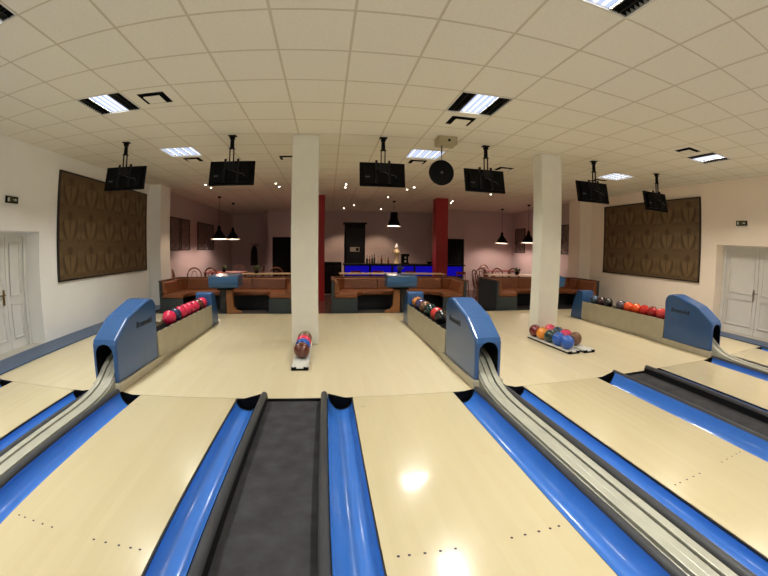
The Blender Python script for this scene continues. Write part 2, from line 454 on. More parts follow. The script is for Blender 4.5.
def ball_return(xc, label):
    e = empty('ball_return', (xc, 0, 0), label, 'ball return', 'ball return machines')
    hood_mesh(e)
    MB().prism([(3.55, 0), (3.565, .095), (4.735, .1), (4.735, 0)], 'X', -.178, .178).build('plinth', 'plinth', e, bevel=.01)
    rk = MB()
    rk.box(-.16, -.143, 4.66, 7.08, .04, .42); rk.box(.143, .16, 4.66, 7.08, .04, .42)
    rk.box(-.15, .15, 4.66, 7.08, 0, .348)
    for k in range(10):
        y = 4.78 + k * .23
        rk.box(-.162, -.14, y, y + .1, .42, .43, 1); rk.box(.14, .162, y, y + .1, .42, .43, 1)
    rk.build('ball_rack', ['rack', 'black'], e, bevel=.004)
    MB().box(-.143, .143, 4.7, 7.06, .349, .36).build('rack_bed', 'black', e)
    pr = [(7.07, 0), (7.08, .62), (7.1, .655), (7.24, .655), (7.3, .63), (7.4, .45), (7.47, .22), (7.5, 0)]
    MB().prism(pr, 'X', -.16, .16).build('end_cap', 'hood', e, bevel=.02, seg=3)
    # the track that brings the balls back: three ribs rising into the hood
    path = [(YB, .035), (1.5, .035), (2.6, .035), (2.95, .037), (3.15, .047), (3.3, .064), (3.45, .1), (3.57, .16), (3.68, .235), (3.8, .3), (3.95, .35), (4.3, .37)]
    def ribbon(a, b, dz, th):
        vs, fs = [], []
        for i, (y, z) in enumerate(path):
            for x, zz in ((a, z + dz), (b, z + dz), (b, z + dz - th), (a, z + dz - th)):
                vs.append((x, y, zz))
        for i in range(len(path) - 1):
            for k in range(4):
                fs.append((4 * i + k, 4 * i + (k + 1) % 4, 4 * i + 4 + (k + 1) % 4, 4 * i + 4 + k))
        fs += [(0, 1, 2, 3), tuple(4 * (len(path) - 1) + k for k in (3, 2, 1, 0))]
        return vs, fs
    tr = MB()
    for a, b, dz in ((-.098, -.04, .012), (-.029, .029, 0), (.04, .098, .012)):
        tr.add(*ribbon(a, b, dz, .03), 0)
    tr.add(*ribbon(-.096, .096, -.03, .012), 1)
    tr.add(*ribbon(-.109, -.099, -.012, .12), 0); tr.add(*ribbon(.099, .109, -.012, .12), 0)
    tr.build('return_track', ['track', 'black'], e, bevel=.006)
    return e
ball_return(-2.42, 'left blue ball return with a row of mostly pink balls')
ball_return(1.685, 'middle blue ball return with dark mixed balls, in the centre of the room')
ball_return(5.785, 'right blue ball return with red and orange balls, by the cream wall')

# ------------------------------------------------------------------ bowling balls
R_B = .108
def ball_proto():
    mb = MB().sphere((0, 0, 0), R_B, 28, 18, 0)
    for a, t, r in ((.35, .3, .013), (-.35, .3, .013), (0, -.35, .016)):
        # dark finger holes on the upper side
        d = Vector((sin(a) * .6, t * .9 - .3, .8)).normalized()
        u = d.cross(Vector((1, 0, 0))).normalized(); w = d.cross(u)
        c = d * (R_B + .0004)
        mb.add([c + (u * cos(2 * pi * k / 10) + w * sin(2 * pi * k / 10)) * r - d * .0006 for k in range(10)], [list(range(10))], 1)
    return mb
BALL = {'pink': (226, 42, 84), 'navy': (34, 46, 84), 'brown': (98, 46, 34), 'gold': (214, 140, 66), 'purple': (58, 52, 92), 'bronze': (112, 76, 52),
        'green': (24, 52, 50), 'coral': (214, 66, 62), 'black': (24, 22, 24), 'dred': (168, 26, 30), 'red': (206, 44, 36), 'orange': (236, 86, 34), 'grey': (86, 76, 84),
        'dbrown': (58, 30, 30), 'steel': (62, 84, 104), 'maroon': (104, 22, 26), 'amber': (230, 142, 44), 'blue': (34, 92, 190), 'teal': (30, 58, 78), 'magenta': (214, 40, 96), 'lred': (214, 64, 62)}
BM = {k: mat('ball_' + k, v, .18, coat=.6, var=.08, scale=14) for k, v in BALL.items()}
bproto = None
def ball(c, x, y, z, label, group):
    global bproto
    if bproto is None:
        o = bproto = ball_proto().build('bowling_ball', [BM[c], 'black'])
    else:
        o = bproto.copy(); COL.objects.link(o)
    o.material_slots[0].link = 'OBJECT'; o.material_slots[0].material = BM[c]
    o.location = (x, y, z); o.rotation_euler = (random.uniform(-.5, .5), random.uniform(-.5, .5), random.uniform(0, 6))
    tag(o, label, 'bowling ball', group)
ZR = .474
g = 'bowling balls on the left return'
for k, (c, l) in enumerate([('pink', 'pink bowling ball nearest to the hood on the left return'), ('navy', 'navy blue bowling ball, second from the hood on the left return'),
                ('pink', 'pink bowling ball just behind the navy ball on the left return'), ('pink', 'pink bowling ball, second behind the navy ball on the left return'),
                ('pink', 'pink bowling ball, third behind the navy ball on the left return'), ('pink', 'pink bowling ball directly in front of the brown ball on the left return'),
                ('brown', 'brown bowling ball between pink ones near the end cap of the left return'), ('pink', 'pink bowling ball farthest back, against the end cap of the left return')]):
    ball(c, -2.42, 5.44 + k * .2165, ZR, l, g)
g = 'bowling balls on the middle return'
for c, y, l in [('gold', 6.93, 'golden bowling ball farthest back on the middle return'), ('purple', 6.66, 'dark purple bowling ball behind the bronze one on the middle return'),
                ('bronze', 6.35, 'bronze bowling ball in the middle of the middle return rack'), ('green', 6.0, 'dark green bowling ball behind the coral one on the middle return'),
                ('coral', 5.60, 'coral red bowling ball on the middle return near the hood'), ('black', 5.36, 'black bowling ball nearest to the hood on the middle return')]:
    ball(c, 1.685, y, ZR, l, g)
g = 'bowling balls on the right return'
for c, y, l in [('lred', 4.90, 'light red bowling ball half hidden by the hood of the right return'), ('dred', 5.125, 'dark red bowling ball, second from the hood on the right return'),
                ('red', 5.345, 'bright red bowling ball, third from the hood on the right return'), ('orange', 5.565, 'orange bowling ball next to the red ones on the right return'),
                ('orange', 5.785, 'orange bowling ball next to the grey one on the right return'), ('grey', 6.005, 'dark grey bowling ball at the end of the red and orange row, right return'),
                ('black', 6.41, 'black bowling ball beyond the gap on the right return'), ('dbrown', 6.632, 'dark brown bowling ball behind the black one on the right return'),
                ('steel', 6.855, 'steel blue bowling ball beside the dark brown one on the right return'), ('steel', 7.0 + .075 - .075 + .0, '')]:
    if l: ball(c, 5.785, y - .03, ZR, l, g)

# trays of house balls on the floor
def tray(xc, y0, y1, rows, label, rz=0):
    e = empty('ball_tray', (xc, y0, 0), label, 'tray', 'ball trays on the floor', rz)
    L = y1 - y0
    for i, (dx, dy) in enumerate(rows):
        cs = [(-.1, .022), (-.105, .05), (-.092, .053), (-.055, .037), (0, .031), (.055, .037), (.092, .053), (.105, .05), (.1, .022)]
        MB().prism([(dx + a, b) for a, b in cs], 'Y', dy, L).build('trough', 'tray', e, bevel=.004)
        f = MB()
        for s in (-.075, .075):
            f.box(dx + s - .03, dx + s + .03, dy - .012, dy + .02, .006, .042)
        f.box(dx - .095, dx + .095, dy, L - .01, 0, .0215)
        f.build('rubber_foot', 'black', e)
    return e
tray(-.365, 4.42, 5.64, [(0, 0)], 'white single ball tray at the foot of the left white pillar')
g = 'balls in the single tray'
for c, y, l in [('brown', 4.84, 'brown bowling ball nearest in the single tray'), ('blue', 5.065, 'blue bowling ball, second in the single tray'),
                ('pink', 5.29, 'pink bowling ball, third in the single tray'), ('bronze', 5.515, 'reddish brown bowling ball against the left white pillar')]:
    ball(c, -.365, y + .01, .141, l, g)
tray(3.555, 4.56, 5.7, [(0, 0), (.28, -.03)], 'white double ball tray with two rows at the foot of the right white pillar', .065)
g = 'balls in the double tray'
for c, x, y, l in [('maroon', 3.48, 5.597, 'dark red bowling ball at the far left end of the double tray'), ('amber', 3.495, 5.381, 'amber yellow bowling ball in the front row of the double tray'),
                   ('green', 3.51, 5.165, 'dark green bowling ball between the amber and blue ones of the double tray'), ('blue', 3.525, 4.949, 'blue bowling ball next to the dark green one in the double tray'),
                   ('blue', 3.54, 4.733, 'blue bowling ball nearest the viewer at the open end of the double tray'), ('pink', 3.766, 5.572, 'pink bowling ball farthest back in the rear row of the double tray'),
                   ('teal', 3.781, 5.355, 'dark teal bowling ball in the rear row of the double tray'), ('magenta', 3.795, 5.138, 'magenta pink bowling ball in the rear row, behind the blue ones'),
                   ('bronze', 3.812, 4.90, 'brown bowling ball at the open end of the rear row of the double tray')]:
    ball(c, x, y, .141, l, g)

# ------------------------------------------------------------------ ceiling fixtures
def troffer(u, v, all_lit, label):
    x, y = GX + u * T + T / 2, GY + v * T + T / 2
    e = empty('ceiling_light', (x, y, H), label, 'ceiling light', 'square ceiling lights')
    hs = T / 2 - .002
    fr = MB()
    for a in (-1, 1):
        fr.box(min(a * hs, a * (hs - .014)), max(a * hs, a * (hs - .014)), -hs, hs, -.006, .09)
        fr.box(-hs, hs, min(a * hs, a * (hs - .014)), max(a * hs, a * (hs - .014)), -.006, .09)
    fr.box(-hs, hs, -hs, hs, .09, .1)
    fr.build('frame', 'white', e)
    b = .14
    if not all_lit:
        for s in (-1, 1):
            lo = MB()
            x0, x1 = sorted((s * (b + .012), s * (hs - .016)))
            lo.box(x0, x1, -hs + .016, hs - .016, .06, .085)
            for k in range(12):
                yy = -hs + .03 + k * (2 * hs - .06) / 11
                lo.box(x0, x1, yy - .002, yy + .002, 0, .06)
            lo.box((x0 + x1) / 2 - .004, (x0 + x1) / 2 + .004, -hs + .016, hs - .016, 0, .06)
            lo.build('louvre', 'lou', e)
        MB().box(-b, b, -hs + .016, hs - .016, .018, .03).build('lamp_panel', 'tube', e)
        for q in (-.075, .0, .075): MB().box(q - .013, q + .013, -hs + .02, hs - .02, .012, .0175).build('lamp_tube', 'tube2', e)
        cr = MB()
        for s in (-1, 1): cr.box(s * b - .008, s * b + .008, -hs + .016, hs - .016, -.002, .05)
        cr.build('louvre_rail', 'lou_bright', e)
    else:
        MB().box(-hs + .016, hs - .016, -hs + .016, hs - .016, .018, .03).build('lamp_panel', 'tube', e)
        for q in (-.217, -.0725, .0725, .217): MB().box(q - .025, q + .025, -hs + .02, hs - .02, .012, .0175).build('lamp_tube', 'tube2', e)
        cr = MB()
        for k in (-1.5, -.5, .5, 1.5): cr.box(k * .145 - .006, k * .145 + .006, -hs + .016, hs - .016, -.001, .016)
        cr.build('louvre_rail', 'lou_bright', e)
    ld = bpy.data.lights.new('fluorescent', 'AREA'); ld.shape = 'RECTANGLE'
    ld.size = .27 if not all_lit else .56; ld.size_y = .56
    ld.energy = LIGHT_W; ld.color = {-4: (1, .99, .93), 3: (1, .975, .9), 10: (1, .9, .78)}[u]; ld.spread = radians(132)
    lo = bpy.data.objects.new('fluorescent_lamp', ld); COL.objects.link(lo); lo.parent = e; lo.location = (0, 0, .008)
LIGHT_W = 36
nm_u = {-4: 'left', 3: 'middle', 10: 'right'}
nm_v = {-10: 'in the last row behind the viewer', -6: 'in the second row behind the viewer', -2: 'nearest to the viewer, at the upper picture edge', 2: 'beside a square vent in front of the monitors', 6: 'just beyond the row of monitors'}
for u, v in LIT:
    troffer(u, v, v == 6, 'square ceiling light in the %s column, %s' % (nm_u[u], nm_v[v]))

def vent(u, v, label):
    x, y = GX + u * T + T / 2, GY + v * T + T / 2
    e = empty('air_vent', (x, y, H), label, 'vent', 'square air vents in the ceiling')
    hs = T / 2 - .011; a = .165
    pl = MB()
    for s in (-1, 1):
        pl.box(min(s * hs, s * a), max(s * hs, s * a), -hs, hs, 0, .004); pl.box(-a, a, min(s * hs, s * a), max(s * hs, s * a), 0, .004)
    pl.build('cover_plate', 'tile', e)
    f = MB()
    top = [(-.1, -.1, .1), (.1, -.1, .1), (.1, .1, .1), (-.1, .1, .1)]
    bot = [(-a, -a, 0), (a, -a, 0), (a, a, 0), (-a, a, 0)]
    f.add(bot + top, [(0, 1, 5, 4), (1, 2, 6, 5), (2, 3, 7, 6), (3, 0, 4, 7), (4, 5, 6, 7)], 0)
    f.build('duct_throat', 'black', e)  # throat painted black to stand for the shade up inside
    MB().prism([(-.105, -.022), (.105, -.022), (.1, -.015), (-.1, -.015)], 'Y', -.105, .105).build('vane', 'tile', e)
vl = ['square air vent left of the ceiling, beside the left ceiling light', 'square air vent between the middle ceiling light and the motor box', 'square air vent near the right ceiling light',
      'square air vent behind the top of the left white pillar', 'square air vent behind the hanging disc', 'square air vent behind the far right ceiling light', 'square air vent behind the top of the right white pillar', 'square air vent above the left patterned panel, beyond the monitors']
for (u, v), l in zip(VENT, vl): vent(u, v, l)

# downlights over the seating area
def spot(x, y, label, w=14, ang=70):
    e = empty('downlight', (x, y, H), label, 'spotlight', 'small ceiling spotlights')
    MB().lathe([(.03, 0), (.05, 0), (.05, -.012), (.03, -.012), (.03, 0)], n=16, cap=False).build('ring', 'metal', e)
    MB().lathe([(.001, -.012), (.016, -.018), (.026, -.009)], n=12, cap=False).build('lamp_lens', 'spot', e)
    ld = bpy.data.lights.new('halogen', 'SPOT'); ld.energy = w; ld.color = (1, .74, .5); ld.spot_size = radians(ang); ld.spot_blend = .45; ld.shadow_soft_size = .03
    lo = bpy.data.objects.new('halogen_lamp', ld); COL.objects.link(lo); lo.parent = e; lo.location = (0, 0, -.03)
SP = [(-3.34, 10.0, 'left end of the front pairs'), (-3.34, 10.5, 'left end of the front pairs, rear one'), (-1.42, 9.98, 'left of the left white pillar, front one'), (-1.40, 10.5, 'left of the left white pillar, rear one'),
      (.44, 10.0, 'brightest one, between pillar and monitor, front one'), (.44, 10.5, 'between pillar and monitor, rear one'), (2.32, 10.1, 'left of the hanging disc, front one'), (2.2, 10.5, 'left of the hanging disc, rear one'),
      (4.72, 9.9, 'below the monitor right of the disc, front one'), (4.79, 10.5, 'below the monitor right of the disc, rear one'), (.97, 14.73, 'above the bar, left'), (.62, 15.85, 'behind the bar near the black cabinet'), (2.2, 15.85, 'behind the bar near the bell lamp'),
      (4.25, 12.5, 'right of the red pillar, front one'), (4.35, 13.0, 'right of the red pillar, rear one'), (1.93, 12.25, 'between bell lamp and monitor')]
for x, y, l in SP: spot(x, y, 'small round ceiling spotlight, ' + l, 110 if y > 14.5 else 45, 100 if y > 15 else 90)

# ------------------------------------------------------------------ monitors
def monitor(x, label, rz=0):
    e = empty('ceiling_monitor', (x, 5.72, H), label, 'monitor', 'monitors hanging from the ceiling', rz)
    MB().box(-.06, .06, -.05, .05, -.012, 0).build('ceiling_plate', 'black', e)
    p = MB().box(-.036, .036, -.025, .025, -.06, -.012).lathe([(.034, -.2), (.03, -.06)], n=16)
    p.box(-.045, .045, -.03, .03, -.21, -.2)
    p.build('pole', 'black', e)
    r = MB()
    for s in (-.03, .03): r.box(s - .007, s + .007, -.012, .012, -.47, -.2)
    r.build('hanger_rod', 'black', e)
    tl = radians(12)
    def tilt(mb):
        for i, (a, b, c) in enumerate(mb.v):
            c2 = c + .57
            mb.v[i] = (a, b * cos(tl) + c2 * sin(tl), -.57 + c2 * cos(tl) - b * sin(tl))
        return mb
    s = MB().box(-.356, .356, .035, .065, -.77, -.37).box(-.29, .29, -.005, .035, -.73, -.42)
    so = tilt(s).build('screen_housing', 'black', e, bevel=.006)
    tilt(MB().box(-.335, .335, .0651, .067, -.75, -.39)).build('screen', mat('screen_glass', (12, 12, 14), .1), so)
    b = MB()
    for q in (-.1, .1): b.box(q - .016, q + .016, -.03, -.004, -.74, -.36)
    b.box(-.11, .11, -.045, -.025, -.52, -.46); b.box(-.05, .05, -.05, -.02, -.56, -.42)
    tilt(b).build('bracket', 'cap_dark', e)
    c = MB().tube([(.0, -.04, -.5), (.03, -.03, -.56), (.1, -.02, -.59), (.18, -.012, -.6), (.22, -.008, -.64)], .006, 6)
    tilt(c).build('cable', 'cap', e)
    tilt(MB().box(-.27, -.2, -.0065, -.0045, -.645, -.62)).build('label_plate', 'cap', e)
monitor(-3.325, 'leftmost black monitor hanging in front of the left patterned panel', .1)
monitor(-1.51, 'black monitor hanging left of the left white pillar', .0)
monitor(.815, 'black monitor hanging right of the left white pillar', 0)
monitor(2.52, 'black monitor hanging right of the round black disc', 0)
monitor(4.745, 'black monitor hanging right of the right white pillar', -.06)
monitor(6.495, 'rightmost black monitor hanging in front of the right patterned panel', 0)

# hanging round disc and its motor box
e = empty('motor_box', (1.755, 5.5, H), 'beige motor box fixed to the ceiling above the round disc', 'motor')
MB().box(-.15, .15, -.12, .12, -.13, 0).build('housing', 'motor', e, bevel=.012)
MB().prism([(.02 + .022 * cos(2 * pi * k / 12), -.065 + .022 * sin(2 * pi * k / 12)) for k in range(12)], 'Y', -.125, -.119).build('socket', 'black', e)
e = empty('hanging_disc', (1.688, 5.5, 2.667), 'round black disc hanging on a rod below the motor box', 'disc')
n = 40
d = MB().prism([(.196 * cos(2 * pi * k / n), .196 * sin(2 * pi * k / n)) for k in range(n)], 'Y', -.02, .03)
d.build('disc', 'black', e, bevel=.008)
h = MB().prism([(.02 * cos(2 * pi * k / 12), .02 * sin(2 * pi * k / 12)) for k in range(12)], 'Y', -.03, -.019); h.build('hub', 'cap', e)
MB().tube([(0, 0, .19), (0, 0, .3)], .005, 6).tube([(0, 0, .3), (0, 0, .425)], .011, 8).build('hanger_rod', 'cap', e)

# ------------------------------------------------------------------ patterned panels on the side walls
def tapestry(x, sgn, y0, y1, z0, z1, label):
    e = empty('patterned_panel', (x, (y0 + y1) / 2, z0), label, 'wall panel', 'large patterned wall panels')
    hw, ht = (y1 - y0) / 2, z1 - z0
    f = MB()
    def bx(mb, d0, d1, a, b, c, dd, m=0):
        return mb.box(min(sgn * d0, sgn * d1), max(sgn * d0, sgn * d1), a, b, c, dd, m)
    t = .03
    bx(f, 0, .04, -hw, -hw + t, 0, ht); bx(f, 0, .04, hw - t, hw, 0, ht); bx(f, 0, .04, -hw + t, hw - t, 0, t); bx(f, 0, .04, -hw + t, hw - t, ht - t, ht)
    f.build('frame', 'frame_dark', e)
    c = MB(); bx(c, 0, .022, -hw + t, hw - t, t, ht - t, 0)
    cw, ch = (2 * hw - 2 * t) / 5, (ht - 2 * t) / 3
    def poly(ps, cx, cz, m, lift):
        c.add([(sgn * (.022 + lift), cx + a * cw, cz + b * ch) for a, b in ps], [list(range(len(ps)))], m)
    circ = lambda r, cx, cz, n=18: [(cx + r * cos(2 * pi * k / n) * .9, cz + r * sin(2 * pi * k / n)) for k in range(n)]
    for i in range(5):
        for j in range(3):
            cx, cz = -hw + t + (i + .5) * cw, t + (j + .5) * ch
            poly(circ(.125, 0, .3), cx, cz, 2, .0012)
            for s in (-1, 1):
                poly([(s * .27, .2), (s * .34, .1), (s * .33, -.1), (s * .24, -.3), (s * .1, -.42), (s * .18, -.25), (s * .25, -.02)], cx, cz, 2, .0012)
                poly([(s * .015, .04), (s * .12, .15), (s * .25, .17), (s * .235, .0), (s * .14, -.2), (s * .015, -.38)], cx, cz, 1, .0014)
                poly([(s * .38, .2), (s * .43, .32), (s * .48, .2), (s * .43, .02)], cx, cz, 1, .0012)
                poly(circ(.035, s * .43, -.42, 8), cx, cz, 2, .0012)
                poly(circ(.03, s * .33, -.42, 8), cx, cz, 2, .0012)
                poly([(s * .31, -.3), (s * .42, -.12), (s * .47, -.3), (s * .4, -.38)], cx, cz, 1, .0013)
            poly([(-.03, .08), (0, .12), (.03, .08), (.015, -.3), (-.015, -.3)], cx, cz, 2, .002)
    c.build('fabric', ['damask', 'damask_light', 'damask_dark'], e)
tapestry(XL, 1, 5.87, 9.5, .975, 2.94, 'large brown damask patterned panel in a dark frame on the left wall')
tapestry(XR, -1, 5.63, 9.12, .98, 2.92, 'large brown damask patterned panel in a dark frame on the right wall')

# exit signs
def exit_sign(x, sgn, y, label):
    e = empty('exit_sign', (x, y, 2.25), label, 'sign', 'small signs above the side doors')
    MB().box(min(0, sgn * .035), max(0, sgn * .035), -.145, .145, 0, .1).build('case', 'black', e, bevel=.004)
    p = MB(); a, b = sorted((sgn * .0352, sgn * .037))
    p.box(a, b, -.13, .13, .014, .086); p.build('face', 'sign_green', e)
    q = MB(); a, b = sorted((sgn * .037, sgn * .0382)); fy = -sgn
    q.box(a, b, fy * .09 - .022, fy * .09 + .022, .022, .078); q.build('pictogram', 'paper', e)
    X_ = sgn * .0385; q = MB()
    pts = [(.02, .045), (.02, .057), (.07, .057), (.07, .07), (.105, .05), (.07, .03), (.07, .045)]
    q.add([(X_, -fy * a, b) for a, b in pts], [(0, 1, 2, 6), (3, 4, 5), (2, 3, 5, 6)], 0); q.build('arrow', 'paper', e)
exit_sign(XL, 1, 4.63, 'small dark emergency sign above the left door')
exit_sign(XR, -1, 4.487, 'small dark emergency sign above the right door')

# framed pictures in the seating area
def picture(x, sgn, y0, y1, label):
    e = empty('framed_picture', (x, (y0 + y1) / 2, 1.46), label, 'picture', 'framed pictures on the side walls')
    hw = (y1 - y0) / 2
    a, b = sorted((0, sgn * .03))
    f = MB().box(a, b, -hw, -hw + .03, 0, 1.03).box(a, b, hw - .03, hw, 0, 1.03).box(a, b, -hw, hw, 0, .03).box(a, b, -hw, hw, 1.0, 1.03)
    f.build('frame', 'frame_dark', e)
    a, b = sorted((0, sgn * .016)); MB().box(a, b, -hw + .03, hw - .03, .03, 1.0).build('print', 'picture', e)
picture(XL, 1, 11.12, 11.88, 'dark framed picture nearest to the pilaster on the left side wall')
picture(XL, 1, 11.98, 12.8, 'dark framed picture, second from the pilaster on the left side wall')
picture(XL, 1, 13.62, 14.52, 'dark framed picture, third from the pilaster on the left side wall')
picture(XL, 1, 14.66, 15.6, 'dark framed picture farthest from the pilaster on the left side wall')
picture(XR, -1, 10.64, 11.5, 'dark framed picture right of the right white pillar')
picture(XR, -1, 14.0, 14.85, 'dark framed picture in the corner left of the right white pillar')

# ------------------------------------------------------------------ booths
def booth(xc, label):
    e = empty('corner_booth', (xc, 8.6, 0), label, 'booth', 'U-shaped leather booths')
    hw, D, zr = 1.63, 1.2, .765
    # slate shells
    MB().box(-hw, hw, D - .06, D, 0, zr - .03).build('back_panel', 'slate', e)
    for s in (-1, 1):
        MB().box(min(s * hw, s * (hw - .06)), max(s * hw, s * (hw - .06)), 0, D - .06, 0, zr - .03).build('side_panel', 'slate', e)
        a, b = sorted((s * (hw - .06), s * (hw - .6)))
        MB().box(a, b, .0, .03, 0, .34).build('end_panel', 'slate', e)
    MB().box(-hw, hw, D - .075, D + .015, zr - .03, zr).build('rim', 'trim_wood', e, bevel=.006)
    for s in (-1, 1):
        a, b = sorted((s * (hw + .01), s * (hw - .075)))
        MB().box(a, b, -.01, D - .075, zr - .03, zr).build('rim', 'trim_wood', e, bevel=.006)
    MB().box(-hw + .06, hw - .06, D - .42, D - .06, 0, .335).build('seat_plinth', 'slate_dark', e)
    for s in (-1, 1):
        a, b = sorted((s * (hw - .061), s * (hw - .45)))
        MB().box(a, b, .05, D - .42, 0, .335).build('seat_plinth', 'slate_dark', e)
    # leather
    zs0, zs1 = .34, .45
    MB().box(-hw + .62, hw - .62, D - .62, D - .07, zs0, zs1).build('seat_cushion', 'leather', e, bevel=.035, seg=3)
    for s in (-1, 1):
        ch = [(s * (hw - .065), .01), (s * (hw - .6), .01), (s * (hw - .6), D - .82), (s * (hw - .78), D - .62), (s * (hw - .63), D - .62), (s * (hw - .63), D - .07), (s * (hw - .065), D - .07)]
        MB().prism(ch, 'Z', zs0, zs1).build('seat_cushion', 'leather', e, bevel=.03, seg=3)
    x = -hw + .32; bw = (2 * hw - .64) / 3
    for k in range(3):
        MB().prism([(D - .19, .455), (D - .07, .455), (D - .066, zr - .032), (D - .1, zr - .032), (D - .13, zr - .06)], 'X', x + k * bw + .004, x + (k + 1) * bw - .004).build('backrest', 'leather', e, bevel=.012)
    for s in (-1, 1):
        pr = [(s * (hw - .2), .455), (s * (hw - .064), .455), (s * (hw - .064), zr - .032), (s * (hw - .1), zr - .032), (s * (hw - .13), zr - .06)]
        MB().prism(pr, 'Y', .02, D - .36).build('backrest', 'leather', e, bevel=.012)
        c = [(s * (hw - .066), D - .35), (s * (hw - .2), D - .35), (s * (hw - .315), D - .19), (s * (hw - .315), D - .068), (s * (hw - .066), D - .068)]
        MB().prism(c, 'Z', .455, zr - .034).build('backrest', 'leather', e, bevel=.012)
    return e
booth(-2.42, 'left U-shaped brown leather booth in the slate shell by the left wall')
booth(1.7, 'middle U-shaped brown leather booth in front of the bar')
booth(5.78, 'right U-shaped brown leather booth behind the right white pillar')

def console(x, label, mir=1):
    e = empty('scoring_console', (x, 8.48, 0), label, 'console', 'blue scoring consoles at the booths')
    hw = .35
    pr = [(-.02, .6), (-.06, .64), (-.085, .73), (-.075, .83), (-.04, .87), (.35, .905), (.4, .88), (.4, .63), (.36, .6)]
    MB().prism(pr, 'X', -hw, hw).build('desk_top', 'console', e, bevel=.02, seg=3)
    MB().box(-.17, .17, .02, .3, .55, .599).build('mounting_box', 'black', e)
    MB().box(*sorted((mir * .0, mir * .13)), .1, .2, .0, .58).build('leg', 'slate_dark', e)
    pts = [(-.02, .0), (-.36, .0), (-.36, .03), (-.24, .07), (-.18, .16), (-.165, .58), (-.02, .58)]
    MB().prism([(mir * a, b) for a, b in pts], 'Y', .08, .22).build('leg', 'oak', e, bevel=.006)
    return e
console(-2.4, 'blue scoring console on an oak leg at the left booth', -1)
console(1.68, 'blue scoring console on an oak leg at the middle booth')
console(5.72, 'blue scoring console half hidden by the right white pillar')

# ------------------------------------------------------------------ seating area
def bar_table(x0, x1, y0, y1, zt, label, m='table'):
    e = empty('long_table', ((x0 + x1) / 2, (y0 + y1) / 2, ZB), label, 'table', 'tables of the seating area')
    hx, hy, z = (x1 - x0) / 2, (y1 - y0) / 2, zt - ZB
    MB().box(-hx, hx, -hy, hy, z - .02, z).build('table_top', m, e, bevel=.006)
    for a in (-1, 1):
        for b in (-1, 1):
            MB().box(a * (hx - .07) - .03, a * (hx - .07) + .03, b * (hy - .06) - .03, b * (hy - .06) + .03, 0, z - .02).build('leg', 'chair', e)
bar_table(.3, 3.35, 10.3, 10.9, .795, 'long narrow table behind the middle booth, before the bar')
bar_table(-2.5, -1.05, 10.3, 10.9, .795, 'narrow table behind the right half of the left booth')
bar_table(-4.2, -2.85, 12.3, 13.2, .72, 'orange topped table under the two pendant lamps at the left', 'redwood')
bar_table(4.9, 7.4, 10.5, 11.2, .76, 'long table behind the right booth')
bar_table(6.2, 7.5, 13.4, 14.3, .72, 'table under the pendant lamp in the right corner', 'redwood')

def chair_proto(loc, label, rz):
    e = empty('bentwood_chair', loc, label, 'chair', 'bentwood chairs of the seating area', rz)
    MB().lathe([(.19, .44), (.2, .45), (.2, .47), (.18, .48)], n=20).build('seat', 'chair', e)
    for a, b in ((-.15, -.14), (.15, -.14)):
        MB().tube([(a, b, .45), (a * 1.15, b * 1.25, 0)], .015).build('leg', 'chair', e)
    for a in (-1, 1):
        MB().tube([(a * .15, .14, .45), (a * .17, .2, 0)], .015).build('leg', 'chair', e)
    pts = [(-.17, .15, .46)] + [(-.22 * cos(pi * k / 10), .19 + .04 * sin(pi * k / 10), .72 + .2 * sin(pi * k / 10)) for k in range(11)] + [(.17, .15, .46)]
    MB().tube(pts, .02).build('back_hoop', 'chair', e)
    pts = [(-.08, .16, .47)] + [(-.09 * cos(pi * k / 8), .2 + .02 * sin(pi * k / 8), .68 + .16 * sin(pi * k / 8)) for k in range(9)] + [(.08, .16, .47)]
    MB().tube(pts, .009).build('back_hoop', 'chair', e)
    MB().lathe([(.165, .2), (.175, .21), (.165, .22)], n=20, cap=False).build('leg_ring', 'chair', e)
    for c in e.children:
        for v in c.data.vertices: v.co.z *= 1.2
    return e
ch = chair_proto((5.15, 11.75, ZB), 'bentwood chair behind the long table of the right booth, first from the left', 0)
for x, y, rz, l in [(5.78, 11.75, .1, 'bentwood chair behind the long table of the right booth, second from the left'), (6.4, 11.8, -.1, 'bentwood chair behind the long table of the right booth, beside the right white pillar'),
                    (4.62, 10.75, pi / 2, 'bentwood chair at the left end of the right long table'), (6.55, 14.75, 0, 'bentwood chair in the far right corner under the pendant lamp'),
                    (-4.25, 11.6, .3, 'bentwood chair below the first picture on the left wall'), (-3.7, 11.9, 3.0, 'bentwood chair before the orange topped table'),
                    (-3.3, 13.6, 0, 'bentwood chair behind the orange topped table'), (-2.45, 12.8, -pi / 2, 'bentwood chair at the right end of the orange topped table'),
                    (-1.6, 11.4, .1, 'bentwood chair behind the narrow table near the left white pillar'), (-4.45, 10.95, pi / 2 + .3, 'bentwood chair beside the left pilaster')]:
    dup(ch, (x, y, ZB), l, rz)

def stool_proto(loc, label):
    e = empty('bar_stool', loc, label, 'stool', 'red bar stools')
    MB().box(-.18, .18, -.18, .18, .6, .64).build('seat', 'redwood', e, bevel=.01)
    for a in (-1, 1):
        for b in (-1, 1):
            MB().tube([(a * .14, b * .14, .6), (a * .19, b * .19, 0)], .017).build('leg', 'redwood', e)
    MB().box(-.17, .17, -.18, -.16, .25, .28).build('foot_rest', 'redwood', e)
    MB().box(-.17, .17, .16, .18, .25, .28).build('foot_rest', 'redwood', e)
    for a in (-1, 1): MB().tube([(a * .16, .17, .62), (a * .17, .21, .9)], .014).build('back_post', 'redwood', e)
    MB().box(-.18, .18, .195, .22, .82, .92).build('backrest', 'redwood', e)
    return e
st = stool_proto((4.72, 12.6, ZB), 'red bar stool at the right end of the bar, right of the red pillar')
for x, l in ((.95, 'red bar stool at the left of the bar, by the black cabinet'), (1.75, 'red bar stool before the middle of the bar'), (2.9, 'red bar stool at the bar left of the red pillar')):
    dup(st, (x, 12.9, ZB), l)

